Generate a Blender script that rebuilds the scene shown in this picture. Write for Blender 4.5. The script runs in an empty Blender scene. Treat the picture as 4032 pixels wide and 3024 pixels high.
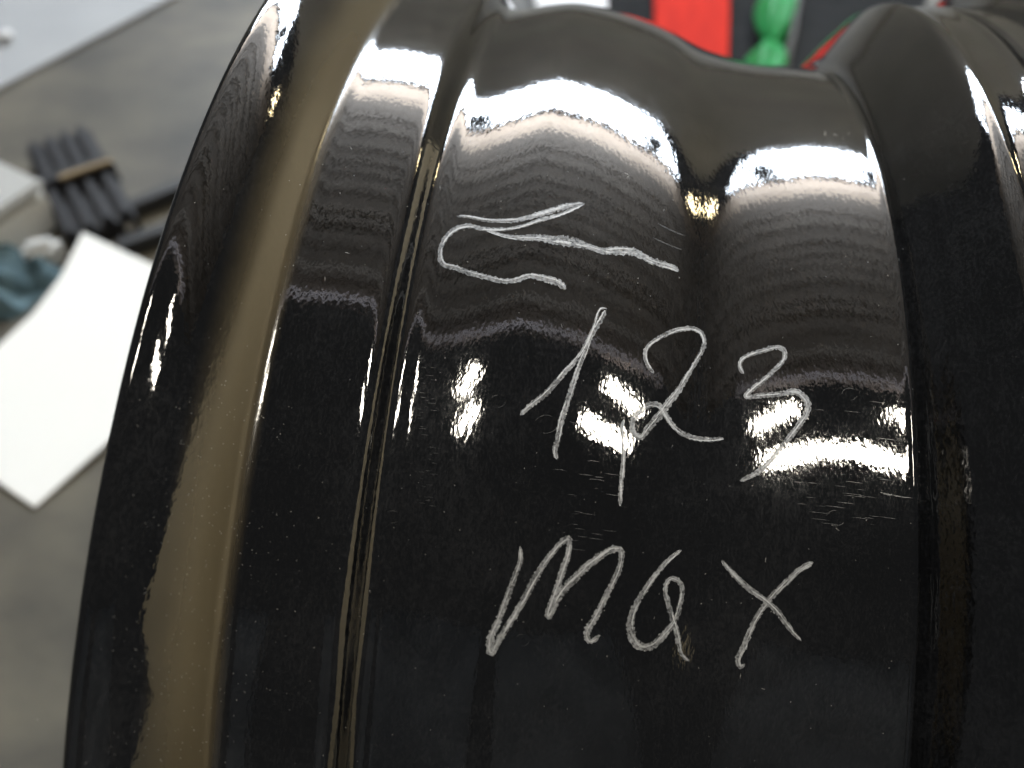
import bpy, bmesh, math, random
import numpy as np
from mathutils import Vector, Matrix
random.seed(7); rng = np.random.default_rng(7)
SC = bpy.context.scene
COL = SC.collection
# ------------------------------------------------------------------ camera
CAM = np.array([-0.0192292, -0.17634556, 0.32180539])
RT = np.array([0.99170041, 0.12557002, -0.02761288])
UP = np.array([-0.07978043, 0.76943021, 0.63372883])
FW = np.array([-0.10082353, 0.62626617, -0.77306228])
FPX = 3270.0
cd = bpy.data.cameras.new('camera'); cam = bpy.data.objects.new('camera', cd); COL.objects.link(cam)
M = Matrix.Identity(4)
for i in range(3):
    M[i][0], M[i][1], M[i][2], M[i][3] = RT[i], UP[i], -FW[i], CAM[i]
cam.matrix_world = M
cd.sensor_width = 36; cd.lens = 36 * FPX / 4032
cd.clip_start = 0.005; cd.clip_end = 60
cd.dof.use_dof = True; cd.dof.focus_distance = 0.166; cd.dof.aperture_fstop = 9.8
SC.camera = cam
# ------------------------------------------------------------------ world (indoors: no sky, faint room ambience)
w = bpy.data.worlds.new('World'); SC.world = w; w.use_nodes = True
bg = w.node_tree.nodes['Background']; bg.inputs[0].default_value = (.85, .88, .92, 1); bg.inputs[1].default_value = 0.06
SC.view_settings.view_transform = 'Standard'; SC.view_settings.look = 'None'
SC.view_settings.exposure = 0.0; SC.view_settings.gamma = 1
SC.view_settings.use_curve_mapping = False
WINDOW_L = 42.0
LAMP_L = 70.0
FLOOR_Z = -0.2342
CEIL_Z = 2.73
WALL_Y = 3.6

# ------------------------------------------------------------------ material helpers
def mat(name, base=(.5, .5, .5), rough=.5, metal=0, spec=.5, ior=1.5, emit=None, estr=0):
    m = bpy.data.materials.new(name); m.use_nodes = True
    p = m.node_tree.nodes['Principled BSDF']
    p.inputs['Base Color'].default_value = (*base, 1); p.inputs['Roughness'].default_value = rough
    p.inputs['Metallic'].default_value = metal; p.inputs['IOR'].default_value = ior
    p.inputs['Specular IOR Level'].default_value = spec
    if emit:
        p.inputs['Emission Color'].default_value = (*emit, 1); p.inputs['Emission Strength'].default_value = estr
    return m
def nd(m, t, **kw):
    n = m.node_tree.nodes.new(t)
    for k, v in kw.items():
        if k in n.inputs.keys(): n.inputs[k].default_value = v
        else: setattr(n, k, v)
    return n
def lk(m, a, b): m.node_tree.links.new(a, b)
def P(m): return m.node_tree.nodes['Principled BSDF']
def ramp(m, fac, stops):
    r = nd(m, 'ShaderNodeValToRGB'); e = r.color_ramp.elements
    while len(e) < len(stops): e.new(.5)
    for i, (p, c) in enumerate(stops):
        e[i].position = p; e[i].color = (*c, 1) if len(c) == 3 else c
    lk(m, fac, r.inputs[0]); return r
def noise_mat(name, stops, scale, rough=.6, bump=0, bscale=None, detail=5, spec=.4, rot=None, stretch=None):
    m = mat(name, rough=rough, spec=spec)
    tc = nd(m, 'ShaderNodeTexCoord'); mp = nd(m, 'ShaderNodeMapping')
    if stretch: mp.inputs['Scale'].default_value = stretch
    if rot: mp.inputs['Rotation'].default_value = rot
    lk(m, tc.outputs['Object'], mp.inputs[0])
    n = nd(m, 'ShaderNodeTexNoise', Scale=scale, Detail=detail); lk(m, mp.outputs[0], n.inputs['Vector'])
    r = ramp(m, n.outputs[0], stops); lk(m, r.outputs[0], P(m).inputs['Base Color'])
    if bump:
        n2 = nd(m, 'ShaderNodeTexNoise', Scale=bscale or scale * 4, Detail=4); lk(m, tc.outputs['Object'], n2.inputs['Vector'])
        b = nd(m, 'ShaderNodeBump', Strength=1.0, Distance=bump); lk(m, n2.outputs[0], b.inputs['Height']); lk(m, b.outputs[0], P(m).inputs['Normal'])
    return m

# ------------------------------------------------------------------ object helpers
def link(o, parent=None, label=None, cat=None, group=None, kind=None):
    COL.objects.link(o)
    if parent is not None: o.parent = parent
    if label: o['label'] = label
    if cat: o['category'] = cat
    if group: o['group'] = group
    if kind: o['kind'] = kind
    return o
def empty(name, loc, label, cat, group=None, rz=0):
    o = bpy.data.objects.new(name, None); o.location = loc; o.rotation_euler[2] = rz; o.empty_display_size = .02
    return link(o, None, label, cat, group)
def mesh_obj(name, V, F, m, parent=None, smooth=False, **kw):
    me = bpy.data.meshes.new(name); me.from_pydata([tuple(map(float, v)) for v in V], [], F); me.update()
    me.materials.append(m)
    if smooth: me.polygons.foreach_set('use_smooth', [True] * len(me.polygons))
    return link(bpy.data.objects.new(name, me), parent, **kw)
def bm_obj(name, bm, m, parent=None, smooth=False, **kw):
    me = bpy.data.meshes.new(name); bm.normal_update(); bm.to_mesh(me); bm.free(); me.materials.append(m)
    if smooth: me.polygons.foreach_set('use_smooth', [True] * len(me.polygons))
    return link(bpy.data.objects.new(name, me), parent, **kw)
def box_bm(bm, c, s, rz=0, bevel=0, seg=2):
    g = bmesh.ops.create_cube(bm, size=1)['verts']
    bmesh.ops.scale(bm, vec=s, verts=g)
    if bevel:
        es = list({e for v in g for e in v.link_edges})
        g = list({v for f in bmesh.ops.bevel(bm, geom=es, offset=bevel, segments=seg, affect='EDGES')['faces'] for v in f.verts} | {v for v in g if v.is_valid})
    bmesh.ops.rotate(bm, cent=(0, 0, 0), matrix=Matrix.Rotation(rz, 3, 'Z'), verts=g)
    bmesh.ops.translate(bm, vec=c, verts=g)
    return bm
def prism(poly, z0, z1):
    n = len(poly); V = [(x, y, z0) for x, y in poly] + [(x, y, z1) for x, y in poly]
    F = [list(range(n))[::-1], list(range(n, 2 * n))] + [[i, (i + 1) % n, n + (i + 1) % n, n + i] for i in range(n)]
    return V, F
def tube_mesh(path, rad, sides=10):
    path = [Vector(p) for p in path]; V = []; F = []
    for i, p in enumerate(path):
        t = (path[min(i + 1, len(path) - 1)] - path[max(i - 1, 0)]).normalized()
        a = t.cross(Vector((0, 0, 1)));
        if a.length < 1e-4: a = Vector((1, 0, 0))
        a.normalize(); b = a.cross(t); r = rad[i] if hasattr(rad, '__len__') else rad
        for k in range(sides):
            an = 2 * math.pi * k / sides; V.append(p + r * (math.cos(an) * a + math.sin(an) * b))
    for i in range(len(path) - 1):
        for k in range(sides):
            k2 = (k + 1) % sides; F.append([i * sides + k, i * sides + k2, (i + 1) * sides + k2, (i + 1) * sides + k])
    F.append(list(range(sides))[::-1]); F.append([(len(path) - 1) * sides + k for k in range(sides)])
    return V, F
def pix_ray(px, py):
    px = np.asarray(px, float); py = np.asarray(py, float)
    d = FW + RT * ((px - 2016) / FPX)[..., None] + UP * ((1512 - py) / FPX)[..., None]
    return d / np.linalg.norm(d, axis=-1, keepdims=True)
def on_z(px, py, z=FLOOR_Z):
    d = pix_ray(np.array([px]), np.array([py]))[0]; return CAM + d * ((z - CAM[2]) / d[2])

# ------------------------------------------------------------------ the room that the gloss paint mirrors
m_floor = noise_mat('concrete_floor', [(.3, (.06, .058, .05)), (.5, (.105, .097, .078)), (.7, (.15, .138, .108))], 5, rough=.55, bump=.0004, bscale=60)
_tc = nd(m_floor, 'ShaderNodeTexCoord'); _mp = nd(m_floor, 'ShaderNodeMapping'); _mp.inputs['Rotation'].default_value = (0, 0, .5); _mp.inputs['Scale'].default_value = (5.0, 9.0, 1); lk(m_floor, _tc.outputs['Object'], _mp.inputs[0])
_n = nd(m_floor, 'ShaderNodeTexNoise', Scale=1.6, Detail=6, Roughness=.6); lk(m_floor, _mp.outputs[0], _n.inputs['Vector'])
_r = ramp(m_floor, _n.outputs[0], [(.36, (.66, .66, .68)), (.64, (1.05, 1.03, .98))])
_mx = nd(m_floor, 'ShaderNodeMix'); _mx.data_type = 'RGBA'; _mx.blend_type = 'MULTIPLY'; _mx.inputs[0].default_value = 1
_src = P(m_floor).inputs['Base Color'].links[0].from_socket; lk(m_floor, _src, _mx.inputs[6]); lk(m_floor, _r.outputs[0], _mx.inputs[7]); lk(m_floor, _mx.outputs[2], P(m_floor).inputs['Base Color'])
V, F = prism([(-3.5, -3.5), (3.8, -3.5), (3.8, 3.7), (-3.5, 3.7)], FLOOR_Z - .1, FLOOR_Z)
mesh_obj('floor', V, F, m_floor, kind='structure')
m_ceil = noise_mat('ceiling_dimmed', [(.3, (.34, .285, .235)), (.7, (.44, .37, .305))], 3, rough=.7)  # darkened away from the window: the light's falloff is in the colour
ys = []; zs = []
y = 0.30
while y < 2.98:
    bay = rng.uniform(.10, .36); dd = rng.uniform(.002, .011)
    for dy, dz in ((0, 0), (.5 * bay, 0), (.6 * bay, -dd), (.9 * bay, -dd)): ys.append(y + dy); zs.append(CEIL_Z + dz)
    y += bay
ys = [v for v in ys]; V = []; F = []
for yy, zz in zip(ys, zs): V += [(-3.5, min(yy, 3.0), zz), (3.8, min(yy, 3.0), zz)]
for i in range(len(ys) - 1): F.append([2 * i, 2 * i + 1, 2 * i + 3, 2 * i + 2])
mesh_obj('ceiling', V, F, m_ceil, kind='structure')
m_ceil_lit = noise_mat('window_lit_ceiling', [(.3, (.78, .60, .45)), (.7, (.88, .70, .55))], 4, rough=.7)  # pale strip by the window: brightness of lit ceiling put into its colour
bm = bmesh.new(); box_bm(bm, (.15, 3.3, CEIL_Z + .03), (7.3, .6, .06)); bm_obj('ceiling_lit_strip', bm, m_ceil_lit, kind='structure')
m_wall = noise_mat('grey_wall', [(.3, (.50, .52, .51)), (.7, (.62, .64, .62))], 2, rough=.8)
WB, WT = 1.92, 2.66
bm = bmesh.new(); box_bm(bm, (.15, WALL_Y + .05, (FLOOR_Z + WB) / 2), (7.3, .1, WB - FLOOR_Z)); bm_obj('wall_far', bm, m_wall, kind='structure')
m_tan = noise_mat('tan_bounce_panel', [(.3, (.72, .58, .36)), (.7, (.82, .67, .43))], 2, rough=.8)  # unseen tan panel, placed and lightened to throw warm light into the fillet
bm = bmesh.new(); box_bm(bm, (2.15, .6, .33), (.1, 3.6, 1.12)); bm_obj('bounce_panel', bm, m_tan, kind='structure')
bm = bmesh.new(); box_bm(bm, (2.15, -1.85, .02), (.1, 1.3, .5)); bm_obj('bounce_panel_low', bm, m_tan, kind='structure')  # added low end piece, its height cut to suit the reflections
m_backwall = noise_mat('dark_wall', [(.3, (.05, .05, .05)), (.7, (.10, .10, .10))], 1.5, rough=.8)
for x0_, x1_ in ((-2.6, -.55), (.35, 2.4)):      # wall behind the viewer, with a doorway
    bm = bmesh.new(); box_bm(bm, ((x0_ + x1_) / 2, -2.7, 1.25), (x1_ - x0_, .1, 2.96)); bm_obj('wall_back', bm, m_backwall, kind='structure')
# clerestory window: panes give off the daylight
m_pane = mat('window_daylight', base=(.2, .2, .2), emit=(.78, .88, 1.0), estr=WINDOW_L)
m_frame = mat('window_frame_paint', base=(.2, .19, .18), rough=.5)
win = empty('window', (0, WALL_Y, WB), 'bright daylit ribbon window high in the far wall', 'window')
H_ = WT - WB
xw = [-2.15, -1.6, -.9, -.2, .5, 1.2, 2.0]
for i in range(6):
    x1, x2 = xw[i] + .008, xw[i + 1] - .008
    top = 2.62 if i == 5 else x2; low = 1.42 if i == 5 else x2      # the last light ends on a slant, read off its reflection
    mesh_obj('pane', [(x1, .02, .02), (low, .02, .02), (top, .02, H_ - .02), (x1, .02, H_ - .02)], [[0, 1, 2, 3]], m_pane, win)
for i in range(6):
    bm = bmesh.new(); box_bm(bm, (xw[i], .02, H_ / 2), (.015, .04, H_)); bm_obj('mullion', bm, m_frame, win)
for zz in (.0, H_):
    bm = bmesh.new(); box_bm(bm, (.2, .02, zz), (4.8, .05, .05)); bm_obj('frame', bm, m_frame, win)
# ceiling lamps: four short panel lamps in two pairs
m_house = mat('lamp_housing_white', base=(.7, .68, .64), rough=.4)
m_lamp = mat('lamp_diffuser', base=(.8, .8, .8), emit=(1.0, .93, .8), estr=LAMP_L)
def panel_lamp(p, q, wd, label, m=None, z=None):
    d = Vector((q[0] - p[0], q[1] - p[1], 0)); L = d.length
    t = empty('ceiling_lamp', ((p[0] + q[0]) / 2, (p[1] + q[1]) / 2, z or CEIL_Z - .12), label, 'lamp', 'ceiling lamps over the wheel', rz=math.atan2(d.y, d.x))
    bm = bmesh.new(); box_bm(bm, (0, 0, .03), (L + .03, wd + .03, .04), bevel=.008); bm_obj('housing', bm, m_house, t)
    bm = bmesh.new(); box_bm(bm, (0, 0, 0), (L, wd, .016), bevel=.004); bm_obj('diffuser', bm, m or m_lamp, t)
panel_lamp((1.28, .02), (1.8, -.13), .10, 'ceiling lamp of the pair by the tan bounce panel, on the window side')
panel_lamp((.98, -.36), (1.72, -.45), .13, 'ceiling lamp of the pair by the tan bounce panel, away from the window')
panel_lamp((-1.05, -.03), (-1.27, -.22), .09, 'ceiling lamp of the pair far from the tan bounce panel, on the window side')
panel_lamp((-1.02, -.34), (-1.25, -.54), .09, 'ceiling lamp of the pair far from the tan bounce panel, away from the window')
panel_lamp((2.42, 2.75), (2.62, 2.75), .2, 'warm yellow hanging lamp near the end of the ribbon window', mat('warm_diffuser', base=(.8, .8, .8), emit=(1.0, .8, .45), estr=45), 1.97)
V, F = tube_mesh([(-2.4, .27, CEIL_Z - .03), (2.2, .27, CEIL_Z - .03)], .045, 8)
mesh_obj('ceiling_conduit', V, F, mat('conduit_paint', base=(.75, .66, .66), rough=.5), label='pale pipe running along the ceiling', cat='pipe')
m_dark = mat('pendant_black', base=(.03, .03, .03), rough=.5)
for xx, lb in ((1.65, 'dark round pendant hanging before the window near the tan bounce panel'), (-1.65, 'dark round pendant hanging before the window away from the tan bounce panel')):
    t = empty('pendant', (xx, 3.45, 2.33), lb, 'pendant')
    bm = bmesh.new(); bmesh.ops.create_uvsphere(bm, u_segments=16, v_segments=10, radius=.16); bm_obj('globe', bm, m_dark, t, smooth=True)
    V, F = tube_mesh([(0, 0, .09), (0, 0, CEIL_Z - 2.33)], .006, 6); mesh_obj('cord', V, F, m_dark, t)

# ------------------------------------------------------------------ the wheel rim
HUMP_R = np.array([0.208984, 0.20926, 0.209554, 0.209846, 0.210128, 0.210393, 0.210638, 0.210862, 0.211064, 0.211241, 0.211386, 0.21149, 0.21153, 0.211483, 0.211345, 0.211151, 0.210934, 0.210709, 0.210474, 0.210227, 0.209964, 0.20968, 0.209371, 0.209034, 0.208667, 0.208274, 0.207861, 0.207431, 0.206986, 0.206524, 0.206043, 0.205536, 0.204998, 0.204416, 0.203777, 0.203072, 0.202324, 0.201563, 0.200817, 0.200113, 0.199474, 0.198905, 0.198397, 0.197942, 0.197532, 0.197159, 0.196817, 0.196505, 0.196223, 0.195969, 0.195739, 0.195532, 0.195351, 0.1952, 0.195079, 0.194978, 0.194888, 0.194804, 0.194724, 0.194647, 0.194569, 0.194485, 0.194393, 0.194292, 0.194184, 0.194068, 0.193946]); HUMP_X = -.0540 + .0015 * np.arange(len(HUMP_R))
BEAD_R = np.array([0.216997, 0.216896, 0.216768, 0.216612, 0.216432, 0.216232, 0.216015, 0.215784, 0.215543, 0.215294, 0.215042, 0.214789, 0.214537]); BEAD_X = -.0795 + .0015 * np.arange(len(BEAD_R))
BEAD_R, BEAD_X = BEAD_R[BEAD_X < -.0640], BEAD_X[BEAD_X < -.0640]
LEFT = [(-.1012, .2318), (-.1009, .2328), (-.1002, .2335), (-.0990, .2338), (-.0968, .2333), (-.0944, .2319), (-.0920, .2298), (-.0900, .2277), (-.0881, .2254), (-.0866, .2235), (-.0851, .2214), (-.0838, .2195), (-.0827, .2181), (-.0816, .2174), (-.0806, .21712)]
GROOVE = [(-.0632, .21465), (-.0620, .2139), (-.0609, .2127), (-.0600, .2114), (-.0591, .2102), (-.0580, .2093), (-.0566, .20885), (-.0553, .2088)]
RIGHT = [(.0455, .1940), (.0463, .1948), (.0471, .1964), (.0492, .1993), (.0520, .2029), (.0548, .2063), (.0576, .2096), (.0600, .2123), (.0612, .2135), (.0622, .2142), (.0633, .2145), (.0644, .2142), (.0668, .2139), (.0700, .2138), (.0740, .2138), (.0766, .21375), (.0774, .2131)]
KEYX = np.array([p[0] for p in LEFT] + list(BEAD_X) + [p[0] for p in GROOVE] + list(HUMP_X) + [p[0] for p in RIGHT])
KEYR = np.array([p[1] for p in LEFT] + list(BEAD_R) + [p[1] for p in GROOVE] + list(HUMP_R) + [p[1] for p in RIGHT])
def cspline(t, v, tt):
    n = len(t); hh = np.diff(t); A = np.zeros((n, n)); b = np.zeros(n); A[0, 0] = A[-1, -1] = 1
    for i in range(1, n - 1):
        A[i, i - 1] = hh[i - 1]; A[i, i] = 2 * (hh[i - 1] + hh[i]); A[i, i + 1] = hh[i]
        b[i] = 6 * ((v[i + 1] - v[i]) / hh[i] - (v[i] - v[i - 1]) / hh[i - 1])
    s = np.linalg.solve(A, b); k = np.clip(np.searchsorted(t, tt) - 1, 0, n - 2); d = tt - t[k]
    return v[k] + d * ((v[k + 1] - v[k]) / hh[k] - hh[k] * (2 * s[k] + s[k + 1]) / 6) + d * d * s[k] / 2 + d ** 3 * (s[k + 1] - s[k]) / (6 * hh[k])
tt = np.r_[0, np.cumsum(np.hypot(np.diff(KEYX), np.diff(KEYR)))]
td = np.linspace(0, tt[-1], 2400)
dx, dr = cspline(tt, KEYX, td), cspline(tt, KEYR, td)
sg = .00042 / (td[1] - td[0]); kr = np.exp(-.5 * (np.arange(-30, 31) / sg) ** 2); kr /= kr.sum()
def gsm(v): return np.convolve(np.r_[np.full(30, v[0]), v, np.full(30, v[-1])], kr, 'valid')
PX, PR = gsm(dx)[::5], gsm(dr)[::5]
def r_at(x): return np.interp(x, PX, PR)

def revolve(name, prof, m, parent, seg=720, **kw):
    prof = np.array(prof); n = len(prof)
    ph = np.linspace(0, 2 * np.pi, seg, endpoint=False)
    V = np.zeros((seg, n, 3)); V[..., 0] = prof[None, :, 0]
    V[..., 1] = np.sin(ph)[:, None] * prof[None, :, 1]; V[..., 2] = np.cos(ph)[:, None] * prof[None, :, 1]
    i, j = np.meshgrid(np.arange(seg), np.arange(n - 1), indexing='ij'); i2 = (i + 1) % seg
    Q = np.stack([i * n + j, i * n + j + 1, i2 * n + j + 1, i2 * n + j], -1).reshape(-1, 4)
    me = bpy.data.meshes.new(name)
    me.vertices.add(seg * n); me.vertices.foreach_set('co', V.ravel())
    me.loops.add(len(Q) * 4); me.loops.foreach_set('vertex_index', Q.ravel().astype(np.int32))
    me.polygons.add(len(Q)); me.polygons.foreach_set('loop_start', np.arange(0, len(Q) * 4, 4, dtype=np.int32))
    me.polygons.foreach_set('loop_total', np.full(len(Q), 4, np.int32))
    me.update(calc_edges=True)
    uv = me.uv_layers.new(name='UVMap')
    U = np.stack([i, i, i + 1, i + 1], -1).reshape(-1) / seg * 2 * np.pi * .21
    W = prof[Q.ravel() % n, 0]
    uv.data.foreach_set('uv', np.stack([U, W], -1).ravel())
    me.polygons.foreach_set('use_smooth', np.ones(len(Q), bool)); me.materials.append(m); me.validate(); me.update()
    return link(bpy.data.objects.new(name, me), parent, **kw)

def gloss_black():
    m = mat('gloss_black_paint', base=(.006, .006, .006), rough=.07, ior=1.95)
    uv = nd(m, 'ShaderNodeUVMap')
    mp = nd(m, 'ShaderNodeMapping'); mp.inputs['Scale'].default_value = (1, 2.2, 1); lk(m, uv.outputs[0], mp.inputs[0])   # grain drawn out round the rim
    n1 = nd(m, 'ShaderNodeTexNoise', Scale=300, Detail=2, Roughness=.6); lk(m, mp.outputs[0], n1.inputs['Vector'])
    n2 = nd(m, 'ShaderNodeTexNoise', Scale=140, Detail=3); lk(m, mp.outputs[0], n2.inputs['Vector'])
    n0 = nd(m, 'ShaderNodeTexNoise', Scale=620, Detail=1.5, Roughness=.5); lk(m, mp.outputs[0], n0.inputs['Vector'])
    b0 = nd(m, 'ShaderNodeBump', Strength=1.0, Distance=1.9e-5); lk(m, n0.outputs[0], b0.inputs['Height'])
    b1 = nd(m, 'ShaderNodeBump', Strength=1.0, Distance=1.3e-5); lk(m, n1.outputs[0], b1.inputs['Height']); lk(m, b0.outputs[0], b1.inputs['Normal'])
    b2 = nd(m, 'ShaderNodeBump', Strength=1.0, Distance=1.0e-5); lk(m, n2.outputs[0], b2.inputs['Height']); lk(m, b1.outputs[0], b2.inputs['Normal'])
    lk(m, b2.outputs[0], P(m).inputs['Normal'])
    # patchy handling film: roughness and a trace of dust colour
    n3 = nd(m, 'ShaderNodeTexNoise', Scale=260, Detail=8, Roughness=.7); lk(m, mp.outputs[0], n3.inputs['Vector'])
    n4 = nd(m, 'ShaderNodeTexNoise', Scale=30, Detail=4); lk(m, uv.outputs[0], n4.inputs['Vector'])
    mul = nd(m, 'ShaderNodeMath', operation='MULTIPLY'); lk(m, n3.outputs[0], mul.inputs[0]); lk(m, n4.outputs[0], mul.inputs[1])
    n5 = nd(m, 'ShaderNodeTexNoise', Scale=1100, Detail=4, Roughness=.75); lk(m, mp.outputs[0], n5.inputs['Vector'])
    gm = nd(m, 'ShaderNodeMath', operation='MULTIPLY_ADD'); gm.inputs[1].default_value = .9; lk(m, mul.outputs[0], gm.inputs[0]); lk(m, n5.outputs[0], gm.inputs[2])
    c = ramp(m, gm.outputs[0], [(.68, (.003, .003, .003)), (.90, (.017, .017, .0175))])
    r = ramp(m, gm.outputs[0], [(.62, (.015,) * 3), (.9, (.085,) * 3)]); # satin fillet behind the flange; warm reflected glow put into its bronze colour
    sx = nd(m, 'ShaderNodeSeparateXYZ'); lk(m, uv.outputs[0], sx.inputs[0])
    wn = nd(m, 'ShaderNodeTexNoise', Scale=60, Detail=3); lk(m, uv.outputs[0], wn.inputs['Vector'])
    wob = nd(m, 'ShaderNodeMath', operation='MULTIPLY_ADD'); wob.inputs[1].default_value = .0012; lk(m, wn.outputs[0], wob.inputs[0]); lk(m, sx.outputs[1], wob.inputs[2])
    m1 = nd(m, 'ShaderNodeMapRange', interpolation_type='SMOOTHSTEP'); m1.inputs[1].default_value = -.0905; m1.inputs[2].default_value = -.0843; lk(m, wob.outputs[0], m1.inputs[0])
    m2 = nd(m, 'ShaderNodeMapRange', interpolation_type='SMOOTHSTEP'); m2.inputs[1].default_value = -.0798; m2.inputs[2].default_value = -.0832; lk(m, wob.outputs[0], m2.inputs[0])
    sat = nd(m, 'ShaderNodeMath', operation='MULTIPLY'); lk(m, m1.outputs[0], sat.inputs[0]); lk(m, m2.outputs[0], sat.inputs[1])
    rr = nd(m, 'ShaderNodeMix'); rr.data_type = 'FLOAT'; lk(m, sat.outputs[0], rr.inputs[0]); lk(m, r.outputs[0], rr.inputs[2]); rr.inputs[3].default_value = .25
    lk(m, rr.outputs[0], P(m).inputs['Roughness'])
    cm = nd(m, 'ShaderNodeMix'); cm.data_type = 'RGBA'; lk(m, sat.outputs[0], cm.inputs[0]); lk(m, c.outputs[0], cm.inputs[6]); cm.inputs[7].default_value = (.088, .068, .035, 1)
    lk(m, cm.outputs[2], P(m).inputs['Base Color'])
    return m
m_black = gloss_black()
rim = empty('wheel_rim', (0, 0, FLOOR_Z), 'gloss black car wheel rim standing on the floor with white handwriting on its barrel', 'wheel')
outer = list(zip(PX, PR))
inner = [(.0774, .206), (.066, .2075), (.058, .2055), (.050, .195), (.044, .1865), (.03, .187), (.012, .19), (0, .194), (-.02, .203), (-.036, .208), (-.055, .2045), (-.075, .209), (-.088, .212), (-.0955, .2225), (-.0995, .2300), (-.1012, .2318)]
barrel = revolve('barrel', outer + inner, m_black, rim)
barrel.location.z = -FLOOR_Z
lip = [(.0779, .2060), (.0779, .2125), (.0784, .2134), (.0794, .2139), (.082, .2140), (.088, .2143), (.093, .2148), (.0965, .2155), (.0990, .2190), (.1010, .2250), (.1030, .2300), (.1055, .2333), (.1080, .2338), (.1095, .2325), (.1095, .2290), (.107, .222), (.103, .212), (.098, .207), (.09, .2055), (.0777, .2055)]
t0 = np.arange(len(lip)); tl = np.linspace(0, len(lip) - 1, 150)
lipd = list(zip(np.interp(tl, t0, [p[0] for p in lip]), np.interp(tl, t0, [p[1] for p in lip])))
of = revolve('outer_flange', lipd, m_black, rim, seg=480); of.location.z = -FLOOR_Z

# surface lookup: pixel -> point and normal on the barrel
def surf(px, py, off=0.0):
    px = np.atleast_1d(np.asarray(px, float)); py = np.atleast_1d(np.asarray(py, float))
    d = pix_ray(px, py); T = np.linspace(.09, .34, 500)
    Q = CAM + T[None, :, None] * d[:, None, :]
    g = np.hypot(Q[..., 1], Q[..., 2]) - r_at(Q[..., 0])
    i = np.clip((g < 0).argmax(1), 1, 499); a = np.arange(len(i))
    g0, g1 = g[a, i - 1], g[a, i]; t = T[i - 1] + g0 / (g0 - g1 + 1e-12) * (T[1] - T[0])
    p = CAM + t[:, None] * d
    s = (r_at(p[:, 0] + 4e-4) - r_at(p[:, 0] - 4e-4)) / 8e-4; rr = np.hypot(p[:, 1], p[:, 2])
    n = np.stack([-s, p[:, 1] / rr, p[:, 2] / rr], 1); n /= np.linalg.norm(n, axis=1)[:, None]
    return p + off * n
def dense(pts, step=4.0):
    pts = np.array(pts, float); t = np.r_[0, np.cumsum(np.hypot(*np.diff(pts, axis=0).T))]
    k = np.arange(0, t[-1], step); 
    return np.stack([cspline(t, pts[:, 0], k), cspline(t, pts[:, 1], k)], 1), k
def ribbon(pts, width, off, jag=.16, cross=6, step=4.0):
    """a drawn line: ragged-edged ribbon laid on the paint, verts + uv"""
    c, k = dense(pts, step); n = len(c)
    tg = np.gradient(c, axis=0); tg /= np.linalg.norm(tg, axis=1)[:, None] + 1e-9; nm = np.stack([-tg[:, 1], tg[:, 0]], 1)
    wv = np.interp(k / max(k[-1], 1), np.linspace(0, 1, len(width)), width) if hasattr(width, '__len__') else np.full(n, float(width))
    if jag < .2: wv = wv * 1.1
    taper = np.clip(np.minimum(np.arange(n) + 1, n - np.arange(n)) / 4.0, .35, 1); wv = wv * taper
    l = 1 + jag * rng.normal(size=n); r = 1 + jag * rng.normal(size=n)
    rows = []
    for q in np.linspace(-1, 1, cross):
        e = np.where(q < 0, l, r); rows.append(c + nm * (q * wv / 2 * e)[:, None])
    G = np.stack(rows, 1); p = surf(G[..., 0].ravel(), G[..., 1].ravel(), off)
    q = np.linspace(-1, 1, cross); dome = (1 - q * q) * off * .5
    F = [[i * cross + j, (i + 1) * cross + j, (i + 1) * cross + j + 1, i * cross + j + 1] for i in range(n - 1) for j in range(cross - 1)]
    uvv = np.stack([np.repeat(k, cross) / 20.0, np.tile(q * .5 + .5, n)], 1)
    return p, F, uvv
def strands(pts, width, n=2):
    """the bristle tracks a paint marker leaves inside one line: thin broken threads"""
    c, k = dense(pts, 5.0); tg = np.gradient(c, axis=0); tg /= np.linalg.norm(tg, axis=1)[:, None] + 1e-9; nm = np.stack([-tg[:, 1], tg[:, 0]], 1)
    wv = np.interp(k / max(k[-1], 1), np.linspace(0, 1, len(width)), width); out = []
    for j in range(n):
        lat = rng.uniform(-.36, .36); i = int(rng.integers(0, 6))
        while i < len(c) - 6:
            L = int(rng.integers(8, 34)); e = min(i + L, len(c)); q = np.clip(lat + rng.normal() * .12, -.42, .42)
            seg = c[i:e] + nm[i:e] * (q * wv[i:e] * .88)[:, None]
            if len(seg) > 4: out.append(ribbon(seg, rng.uniform(2.2, 5.0), OFF * 2.2 + 1e-5 * j, .3, 3, 4.0))
            i = e + int(rng.integers(1, 14))
    return out
def ribbons_obj(name, parts, m, parent, **kw):
    V = []; F = []; U = []
    for p, f, u in parts:
        b = len(V); V += list(p); F += [[i + b for i in q] for q in f]; U += list(u)
    o = mesh_obj(name, V, F, m, parent, **kw)
    uv = o.data.uv_layers.new(name='UVMap'); li = np.zeros(len(o.data.loops), np.int32); o.data.loops.foreach_get('vertex_index', li)
    uv.data.foreach_set('uv', np.array(U)[li].astype(np.float32).ravel())
    o.location.z = -FLOOR_Z
    return o
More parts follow.
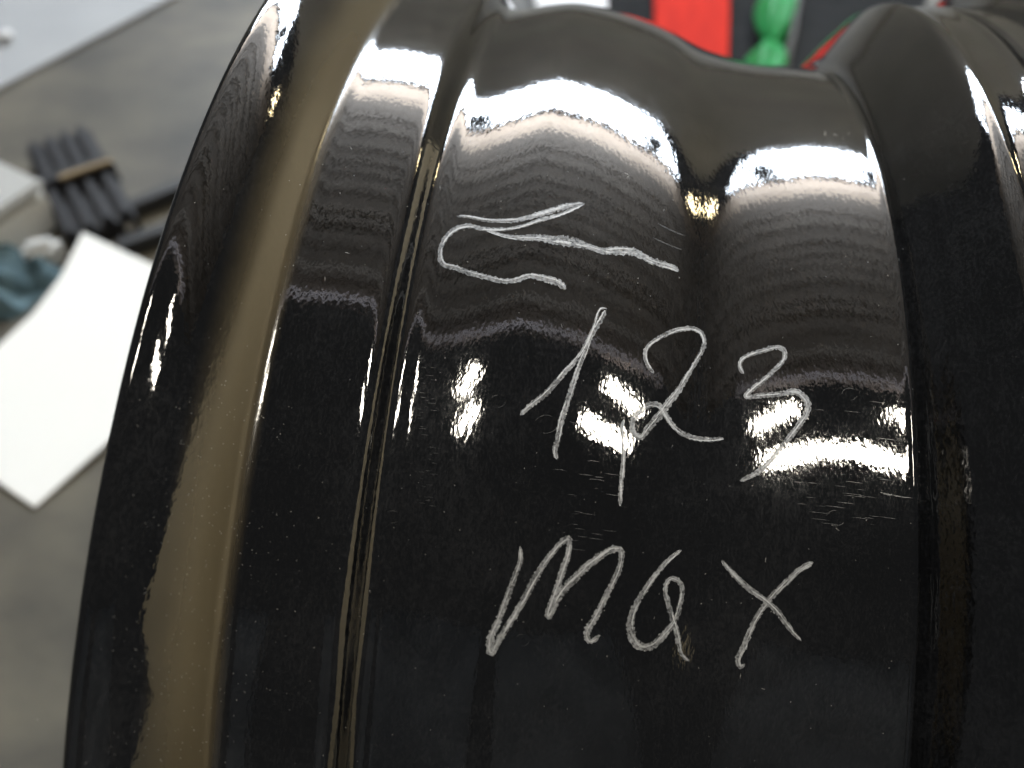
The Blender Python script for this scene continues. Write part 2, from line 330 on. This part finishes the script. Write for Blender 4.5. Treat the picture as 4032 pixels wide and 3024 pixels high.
def marker_mat():
    m = mat('white_paint_marker', base=(.5, .51, .52), rough=.5)
    m.node_tree.nodes.remove(P(m)) if False else None
    uv = nd(m, 'ShaderNodeUVMap'); mp = nd(m, 'ShaderNodeMapping'); mp.inputs['Scale'].default_value = (.35, 4.5, 1); lk(m, uv.outputs[0], mp.inputs[0])
    n = nd(m, 'ShaderNodeTexNoise', Scale=2.2, Detail=5, Roughness=.65); lk(m, mp.outputs[0], n.inputs['Vector'])
    tc = nd(m, 'ShaderNodeTexCoord'); g = nd(m, 'ShaderNodeTexNoise', Scale=1600, Detail=3); lk(m, tc.outputs['Object'], g.inputs['Vector'])
    ad = nd(m, 'ShaderNodeMath', operation='MULTIPLY_ADD'); ad.inputs[1].default_value = .35; lk(m, g.outputs[0], ad.inputs[0]); lk(m, n.outputs[0], ad.inputs[2])
    a = ramp(m, ad.outputs[0], [(.0, (.2,) * 3), (1.0, (1,) * 3)])
    mr = nd(m, 'ShaderNodeMapRange'); mr.inputs[1].default_value = .52; mr.inputs[2].default_value = .78; mr.inputs[3].default_value = .3; mr.inputs[4].default_value = 1.0
    lk(m, ad.outputs[0], mr.inputs[0])
    pn = nd(m, 'ShaderNodeTexNoise', Scale=160, Detail=2); lk(m, tc.outputs['Object'], pn.inputs['Vector'])   # pressure of the hand
    pr = nd(m, 'ShaderNodeMapRange'); pr.inputs[1].default_value = .35; pr.inputs[2].default_value = .62; pr.inputs[3].default_value = .62; pr.inputs[4].default_value = 1.1; lk(m, pn.outputs[0], pr.inputs[0])
    ml = nd(m, 'ShaderNodeMath', operation='MULTIPLY'); ml.use_clamp = True; lk(m, mr.outputs[0], ml.inputs[0]); lk(m, pr.outputs[0], ml.inputs[1]); lk(m, ml.outputs[0], P(m).inputs['Alpha'])
    cr = ramp(m, g.outputs[0], [(.3, (.26, .265, .27)), (.7, (.55, .56, .57))]); lk(m, cr.outputs[0], P(m).inputs['Base Color'])
    return m
m_mark = marker_mat(); m_thread = mat('white_paint_ridge', base=(.66, .67, .68), rough=.5)
def crop(x0, y0, s, pts): return [(x0 + s * a, y0 + s * b) for a, b in pts]
A_ = lambda p: crop(1650, 750, .4973, p)
B_ = lambda p: crop(1900, 1150, .6329, p)
C_ = lambda p: crop(1800, 2000, .6781, p)
OFF = 7e-5
def writing(name, strokes, label):
    o = ribbons_obj(name, [ribbon(p, w_, OFF * (1 + .3 * i)) for i, (p, w_) in enumerate(strokes)], m_mark, rim, label=label)
    t = ribbons_obj('paint_ridges', [q for p, w_ in strokes for q in strands(p, w_)], m_thread, o); t.location.z = 0
    return o
writing('handwritten_arrow', [
    (A_([(300, 205), (400, 210), (520, 235), (650, 240), (780, 235), (900, 205), (1020, 170), (1150, 130), (1300, 100)]), (9, 12, 14, 16, 20, 22, 10)),
    (A_([(1310, 105), (1200, 160), (1080, 205), (950, 240), (850, 275), (720, 305), (560, 310), (480, 300), (420, 285), (340, 290), (270, 320), (210, 380), (175, 450), (170, 530), (200, 590), (260, 605), (360, 640), (480, 675), (600, 705), (720, 720), (800, 700), (860, 680), (960, 690), (1060, 715), (1130, 750), (1165, 790)]), (10, 13, 14, 12, 12, 14, 16, 18, 18, 19, 20, 20, 18, 20, 26, 22)),
    (A_([(520, 310), (620, 345), (720, 370), (800, 378), (900, 375), (1000, 385), (1120, 400), (1250, 420), (1350, 450), (1450, 480), (1560, 480), (1700, 490), (1800, 540), (1900, 580), (2000, 610), (2060, 640)]), (10, 12, 14, 20, 24, 28, 34, 34, 20, 20, 30, 32, 22, 22, 24, 16)),
], 'white hand drawn arrow pointing across the barrel')
writing('handwritten_digit', [
    (B_([(235, 765), (300, 705), (400, 625), (500, 510), (610, 390), (680, 260), (730, 180), (768, 112)]), (14, 20, 20, 18, 18, 18, 20, 16)),
    (B_([(772, 105), (742, 103), (705, 170), (670, 280), (630, 390), (580, 520), (530, 680), (490, 800), (465, 920), (455, 1020), (466, 1042)]), (8, 10, 16, 18, 19, 20, 20, 20, 20, 16))], 'white handwritten digit 1')
writing('handwritten_comma', [(B_([(878, 795), (865, 860), (873, 950), (876, 1040), (866, 1150), (858, 1250), (855, 1332)]), (10, 13, 15, 16, 16, 15, 14))], 'long white handwritten comma')
writing('handwritten_digit', [(B_([(1065, 505), (1030, 460), (1010, 400), (1020, 350), (1060, 310), (1120, 275), (1200, 240), (1280, 228), (1340, 240), (1375, 285), (1375, 340), (1340, 410), (1280, 510), (1220, 610), (1150, 700), (1080, 790), (1020, 860), (975, 905), (945, 880), (930, 830), (945, 780), (990, 730), (1050, 700), (1100, 710), (1130, 750), (1160, 800), (1200, 850), (1260, 890), (1340, 912), (1420, 918), (1500, 910)]), (14, 15, 15, 16, 17, 17, 16, 16, 20, 24, 26, 24, 20, 19, 19, 20, 18, 18, 16, 12))], 'white handwritten digit 2')
writing('handwritten_digit', [(B_([(1625, 510), (1600, 465), (1605, 430), (1650, 395), (1710, 375), (1780, 355), (1840, 345), (1875, 365), (1880, 400), (1850, 450), (1790, 510), (1720, 570), (1660, 620), (1637, 648), (1700, 648), (1800, 640), (1900, 625), (1950, 622), (1990, 645), (2020, 690), (2015, 750), (1980, 810), (1920, 890), (1850, 980), (1760, 1080), (1680, 1140), (1600, 1175)]), (14, 15, 17, 17, 16, 16, 17, 17, 18, 20, 22, 24, 22, 20, 19, 20, 18, 14))], 'white handwritten digit 3')
writing('handwritten_letter', [(C_([(365, 225), (370, 270), (345, 370), (300, 490), (260, 600), (215, 710), (187, 800), (195, 838), (230, 790), (290, 690), (360, 580), (430, 450), (500, 330), (560, 250), (620, 190), (643, 178), (650, 230), (635, 300), (600, 400), (570, 500), (540, 580), (528, 622), (580, 530), (650, 440), (740, 350), (830, 280), (900, 240), (945, 245), (952, 300), (930, 380), (880, 480), (830, 580), (780, 670), (752, 740), (765, 770), (830, 735)]), (13, 18, 21, 23, 25, 24, 22, 24, 25, 20, 20, 22, 24, 24, 26, 28, 26, 22, 20, 21, 22, 24, 14))], 'white handwritten letter m')
writing('handwritten_letter', [(C_([(1300, 245), (1230, 300), (1150, 390), (1080, 490), (1030, 580), (1005, 660), (1010, 730), (1040, 790), (1090, 810), (1140, 795), (1190, 745), (1240, 690), (1280, 610), (1300, 530), (1305, 460), (1280, 420), (1240, 410), (1210, 450), (1215, 520), (1240, 610), (1265, 690), (1285, 780), (1310, 860), (1350, 890)]), (12, 17, 18, 20, 22, 28, 30, 26, 20, 18, 17, 17, 17, 18, 20, 18, 10))], 'white handwritten letter a')
writing('handwritten_letter', [(C_([(1535, 305), (1600, 380), (1690, 465), (1800, 545), (1880, 630), (1940, 710), (2000, 775)]), (13, 18, 20, 20, 21, 18, 10)),
    (C_([(2065, 315), (2000, 350), (1920, 420), (1850, 490), (1790, 560), (1730, 650), (1690, 740), (1650, 830), (1630, 900), (1642, 922), (1672, 902)]), (18, 20, 20, 20, 20, 20, 20, 22, 20, 14))], 'white handwritten letter x')

# ------------------------------------------------------------------ fine wear on the paint: dust flecks, hairline scratches, dried drops
m_dust = mat('dust_fleck', base=(.30, .29, .27), rough=.8)
V = []; F = []
def fleck(px, py, a, b, rot, z=2.5e-5):
    k = np.arange(6) * math.pi / 3 + rng.normal(size=6) * .2; q = np.stack([a * np.cos(k), b * np.sin(k)], 1) * (1 + .25 * rng.normal(size=6))[:, None]
    c, s = math.cos(rot), math.sin(rot)
    p = surf(px + q[:, 0] * c - q[:, 1] * s, py + q[:, 0] * s + q[:, 1] * c, z)
    n0 = len(V); V.extend(p); F.append([n0 + i for i in range(6)][::-1])
for i in range(340):
    px = rng.uniform(420, 3600); py = rng.uniform(500, 3010)
    if px < 640 - (py - 1000) * .2 + 60: continue
    if rng.random() < .9: fleck(px, py, rng.uniform(1.2, 3.0), rng.uniform(1, 2.2), rng.uniform(0, 3))
    else: fleck(px, py, rng.uniform(5, 12), 1.2, rng.uniform(0, 3))
for i in range(240):   # more dust in the flange fillet
    py = rng.uniform(1500, 3010); e = 950 - (py - 1500) * .19; fleck(e + rng.normal() * 170, py, rng.uniform(1.2, 3), rng.uniform(1, 2.2), rng.uniform(0, 3))
d = mesh_obj('dust', V, F, m_dust, rim, kind='stuff'); d.location.z = -FLOOR_Z
m_scr = mat('paint_scratch', base=(.09, .09, .09), rough=.35)
parts = []
for i in range(26):      # short scratches across the hump's shoulder
    x0 = 2300 + rng.normal() * 45; y0 = rng.uniform(1650, 2160); L = rng.uniform(15, 70)
    parts.append(ribbon([(x0, y0), (x0 + L * .5, y0 + rng.normal() * 2 + L * .06), (x0 + L, y0 + L * .13)], 1.6, 2e-5, .3, 2, 6))
for i in range(34):      # and on the well floor beside the ridge
    x0 = rng.uniform(3130, 3470); y0 = rng.uniform(1520, 2080); L = rng.uniform(20, 90)
    parts.append(ribbon([(x0, y0), (x0 + L * .5, y0 + L * .05), (x0 + L, y0 + L * .12)], 1.5, 2e-5, .3, 2, 6))
for i in range(40):
    x0 = rng.uniform(1640, 1700); y0 = rng.uniform(1380, 2000); L = rng.uniform(10, 35); parts.append(ribbon([(x0, y0), (x0 + L * .5, y0 + 1), (x0 + L, y0 + 3)], 1.5, 2e-5, .3, 2, 5))
for (a, b), (e, f_) in (((2590, 880), (2700, 930)), ((2570, 935), (2690, 985)), ((3465, 1938), (3600, 1962)), ((3470, 1940), (3520, 1950))):
    parts.append(ribbon([(a, b), ((a + e) / 2, (b + f_) / 2 + 3), (e, f_)], 3, 2.5e-5, .3, 2, 6))
ribbons_obj('scratches', parts, m_scr, rim, kind='stuff')
parts = []; m_drop = mat('dried_drop', base=(.05, .05, .05), rough=.4)
for cx, cy, ra in ((1960, 1580, 30), (2150, 1670, 44), (3345, 1552, 30), (3290, 2040, 38), (2057, 2520, 28), (1545, 2035, 30)):
    for a0, a1 in ((rng.uniform(3.0, 4.0), rng.uniform(4.8, 5.6)), (rng.uniform(0, 1), rng.uniform(1.4, 2.2))):
        k = np.linspace(a0, a1, 12); parts.append(ribbon(np.stack([cx + ra * np.cos(k), cy + .8 * ra * np.sin(k)], 1), 1.8, 2e-5, .4, 2, 4))
ribbons_obj('drop_marks', parts, m_drop, rim, kind='stuff')

# ------------------------------------------------------------------ things on the floor beside and behind the wheel
def fpoly(pts, z=FLOOR_Z): return [tuple(on_z(a, b, z)[:2]) for a, b in pts]
m_sheet = noise_mat('pale_board', [(.3, (.30, .31, .32)), (.7, (.38, .39, .395))], 6, rough=.5)
V, F = prism(fpoly([(-60, 372), (700, -25), (820, -420), (-700, -420), (-700, 700)], FLOOR_Z + .006)[::-1], FLOOR_Z + .0005, FLOOR_Z + .006)
mesh_obj('board', V, F, m_sheet, label='pale grey board lying flat on the floor beyond the black ribbed clip', cat='board')
bm = bmesh.new(); bmesh.ops.create_uvsphere(bm, u_segments=14, v_segments=8, radius=.011); bmesh.ops.scale(bm, vec=(1, 1, .6), verts=bm.verts)
pb = on_z(20, 142, FLOOR_Z + .012); bmesh.ops.translate(bm, vec=(pb[0], pb[1], FLOOR_Z + .0125), verts=bm.verts)
bm_obj('button', bm, mat('pale_plastic', base=(.6, .6, .6)), smooth=True, label='small pale round stud resting on the grey board', cat='stud')

# white card, its near end lifting off the floor
m_card = mat('white_card', base=(.86, .85, .80), rough=.6)
pts = [(325, 912), (470, 980), (610, 1045), (720, 1250), (600, 1500), (440, 1728), (290, 1860), (135, 1997), (0, 1905), (-140, 1800), (-150, 1500), (0, 1352), (130, 1230), (235, 1090)]
lo_, hi_ = [], []
for a_, b_ in pts:                       # its far end rests on the black bar
    h_ = .0030
    for _ in range(4): q_ = on_z(a_, b_, FLOOR_Z + h_); h_ = .0030 + .021 * min(max((q_[1] - .11) / .30, 0), 1)
    hi_.append((q_[0], q_[1], FLOOR_Z + h_)); lo_.append((q_[0], q_[1], FLOOR_Z + h_ - .0022))
n_ = len(pts); V = lo_ + hi_; F = [list(range(n_)), list(range(n_, 2 * n_))[::-1]] + [[n_ + i, n_ + (i + 1) % n_, (i + 1) % n_, i] for i in range(n_)]
card = mesh_obj('card', V, F, m_card, label='bright white card with a curved edge lying beside the wheel', cat='card')
md = card.modifiers.new('bevel', 'BEVEL'); md.width = .001; md.segments = 2

# white box at the frame edge
m_box = mat('white_plastic', base=(.62, .61, .57), rough=.4)
p0 = on_z(60, 780, FLOOR_Z + .03)
bx = empty('box', (p0[0] - .045, p0[1] - .005, FLOOR_Z), 'white plastic box standing beside the black ribbed clip', 'box', rz=-.42)
bm = bmesh.new(); box_bm(bm, (0, 0, .024), (.16, .075, .048), bevel=.006); bm_obj('body', bm, m_box, bx)
bm = bmesh.new(); box_bm(bm, (0, 0, .0525), (.164, .079, .009), bevel=.003); bm_obj('lid', bm, mat('grey_lid', base=(.42, .42, .40), rough=.45), bx)

# black ribbed clip with a tan band
m_clip = mat('black_clip_plastic', base=(.012, .012, .014), rough=.5)
m_band = mat('tan_band', base=(.26, .19, .10), rough=.6)
a = on_z(225, 545, FLOOR_Z + .02); b = on_z(400, 900, FLOOR_Z + .02)
dirv = Vector((b[0] - a[0], b[1] - a[1], 0)); Lc = dirv.length; rz = math.atan2(dirv.y, dirv.x)
clip = empty('ribbed_clip', (a[0], a[1], FLOOR_Z), 'black ribbed plastic clip block bound with a tan band', 'clip', rz=rz)
bm = bmesh.new(); box_bm(bm, (Lc * .5, 0, .010), (Lc, .072, .019), bevel=.002); bm_obj('base', bm, m_clip, clip)
for i in range(4):
    yy = -.0255 + .017 * i
    bm = bmesh.new(); box_bm(bm, (Lc * .22, yy, .0215), (Lc * .44, .0095, .012), bevel=.002); bm_obj('rib', bm, m_clip, clip)
    bm = bmesh.new(); box_bm(bm, (Lc * .78, yy * 1.1, .022), (Lc * .44, .0095, .014), bevel=.002); bm_obj('rib', bm, m_clip, clip)
bm = bmesh.new(); box_bm(bm, (Lc * .49, 0, .0185), (Lc * .10, .080, .030), bevel=.003); bm_obj('collar', bm, m_clip, clip)
bm = bmesh.new(); box_bm(bm, (Lc * .54, .012, .0345), (.007, .055, .004), bevel=.001); bm_obj('band', bm, m_band, clip)
bm = bmesh.new(); box_bm(bm, (Lc * .57, -.046, .02), (.028, .020, .03), bevel=.006); bm_obj('band_knot', bm, m_band, clip)

# two black bars running from the clip toward the wheel
m_bar = mat('black_bar', base=(.018, .018, .018), rough=.45)
def bar(p, q, wd, label):
    a = on_z(*p, FLOOR_Z + .008); b = on_z(*q, FLOOR_Z + .008); d = Vector((b[0] - a[0], b[1] - a[1], 0))
    bm = bmesh.new(); box_bm(bm, ((a[0] + b[0]) / 2, (a[1] + b[1]) / 2, FLOOR_Z + .0088), (d.length, wd, .016), rz=math.atan2(d.y, d.x), bevel=.003)
    bm_obj('bar', bm, m_bar, label=label, cat='bar')
bar((430, 862), (980, 640), .019, 'black bar on the floor butting the ribbed clip, farther from the white card')
bar((470, 985), (980, 800), .019, 'black bar on the floor between the white card and the other bar')
bm = bmesh.new(); c_ = on_z(505, 880, FLOOR_Z + .01); bmesh.ops.create_uvsphere(bm, u_segments=12, v_segments=8, radius=.009)
bmesh.ops.translate(bm, vec=(c_[0], c_[1], FLOOR_Z + .0092), verts=bm.verts); bm_obj('bead', bm, mat('grey_bead', base=(.35, .34, .32)), smooth=True, label='small grey bead lying between the two black bars', cat='bead')

# crumpled blue grey rag
m_rag = noise_mat('blue_grey_cloth', [(.3, (.05, .09, .11)), (.7, (.11, .17, .19))], 30, rough=.9, bump=.001, bscale=200)
ce = on_z(-20, 1090, FLOOR_Z + .015); n = 44; V = []; F = []
ph1 = rng.uniform(0, 6, 8)
for i in range(n):
    for j in range(n):
        u = i / (n - 1) * 2 - 1; v = j / (n - 1) * 2 - 1
        rr = math.hypot(u, v); sq = max(abs(u), abs(v)); 
        rad = (1 + .12 * math.sin(3 * math.atan2(v, u) + 1) + .07 * math.sin(7 * math.atan2(v, u)))
        sx = u * rad * (sq / rr if rr > 1e-6 else 1) if rr > 1e-6 else 0; sy = v * rad * (sq / rr if rr > 1e-6 else 1) if rr > 1e-6 else 0
        hgt = .5 + .28 * math.sin(5 * u + 3 * v + ph1[0]) + .25 * math.sin(-4 * u + 7 * v + ph1[1]) + .16 * math.sin(11 * u + 5 * v + ph1[2]) + .1 * math.sin(17 * v - 9 * u + ph1[3])
        z = .002 + max(0, hgt) * .034 * (1 - sq ** 4)
        V.append((ce[0] + sx * .05, ce[1] + sy * .062, FLOOR_Z + z))
for i in range(n - 1):
    for j in range(n - 1): F.append([i * n + j, (i + 1) * n + j, (i + 1) * n + j + 1, i * n + j + 1])
mesh_obj('rag', V, F, m_rag, smooth=True, label='crumpled blue grey cloth rag between the white box and white card', cat='rag')
bm = bmesh.new(); c_ = on_z(150, 955, FLOOR_Z + .03); box_bm(bm, (c_[0], c_[1], FLOOR_Z + .016), (.035, .022, .031), rz=.5, bevel=.007)
bm_obj('plug', bm, mat('white_plug', base=(.6, .6, .58), rough=.5), smooth=False, label='small off white plug between the rag and the ribbed clip', cat='plug')

# behind the wheel: dark rubber mat with a red strap and a green beaded toy, white carton
m_mat = noise_mat('black_rubber_mat', [(.3, (.010, .011, .012)), (.7, (.022, .023, .024))], 20, rough=.9, spec=.12)
V, F = prism(fpoly([(2392, 420), (3600, 420), (3700, -500), (2392, -500)], FLOOR_Z + .005)[::-1], FLOOR_Z + .0005, FLOOR_Z + .005)
mesh_obj('rubber_mat', V, F, m_mat, label='black rubber mat on the floor behind the wheel', cat='mat')
m_red = noise_mat('red_plastic', [(.3, (.42, .014, .006)), (.7, (.56, .022, .008))], 25, rough=.75, spec=.1, stretch=(3, .4, 1))
V, F = prism(fpoly([(2568, -420), (2884, -420), (2868, 360), (2582, 360)], FLOOR_Z + .02), FLOOR_Z + .0055, FLOOR_Z + .02)
o = mesh_obj('red_plank', V, F, m_red, label='bright red plastic strip lying on the black mat', cat='strip'); md = o.modifiers.new('bevel', 'BEVEL'); md.width = .003; md.segments = 2
m_green = noise_mat('green_plastic', [(.35, (.006, .19, .04)), (.65, (.02, .30, .08))], 60, rough=.5, spec=.2)
gt = empty('green_toy', tuple(on_z(3040, 120, FLOOR_Z + .022)[:2]) + (FLOOR_Z + .0055,), 'green ribbed bulbous plastic toy lying on the black mat', 'toy')
base = np.array([gt.location.x, gt.location.y, gt.location.z])
def lobe(pa, pb, wpx):
    a = on_z(*pa, FLOOR_Z + .024) - base; b = on_z(*pb, FLOOR_Z + .024) - base; n = 22; path = []; rad = []
    for i in range(n):
        t = i / (n - 1); path.append(a * (1 - t) + b * t); rad.append(max(.004, wpx * (math.sin(math.pi * t) ** .6)))
    V, F = tube_mesh(path, rad, 24)
    V = [Vector(v) for v in V]
    for i in range(n):   # lengthwise ribs
        for k in range(24):
            c = Vector(path[i]); V[i * 24 + k] = c + (V[i * 24 + k] - c) * (1 + .16 * math.cos(5 * 2 * math.pi * k / 24))
    z0 = min(v.z for v in V)
    return V, F
for nm, pa, pb, w_ in (('lobe', (3075, -60), (3035, 172), .0235), ('lobe', (3035, 172), (2990, 380), .0225), ('lobe', (3105, -330), (3075, -60), .023)):
    V, F = lobe(pa, pb, w_); mesh_obj(nm, V, F, m_green, gt, smooth=True)
m_cart = mat('white_carton', base=(.72, .72, .73), rough=.6)
V, F = prism(fpoly([(2075, -260), (2400, -260), (2390, 48), (2110, 20)], FLOOR_Z + .03), FLOOR_Z + .0005, FLOOR_Z + .03)
o = mesh_obj('carton', V, F, m_cart, label='flat white carton on the floor beside the black mat', cat='carton'); md = o.modifiers.new('bevel', 'BEVEL'); md.width = .002; md.segments = 2
V, F = tube_mesh([tuple(on_z(a_, b_, FLOOR_Z + .011)) for a_, b_ in ((3170, -250), (3150, -60), (3120, 120), (3085, 300))], .0055, 10)
mesh_obj('cable', V, F, mat('grey_cable', base=(.11, .11, .115), rough=.5), smooth=True, label='thin dark grey cable on the black mat beside the green toy', cat='cable')
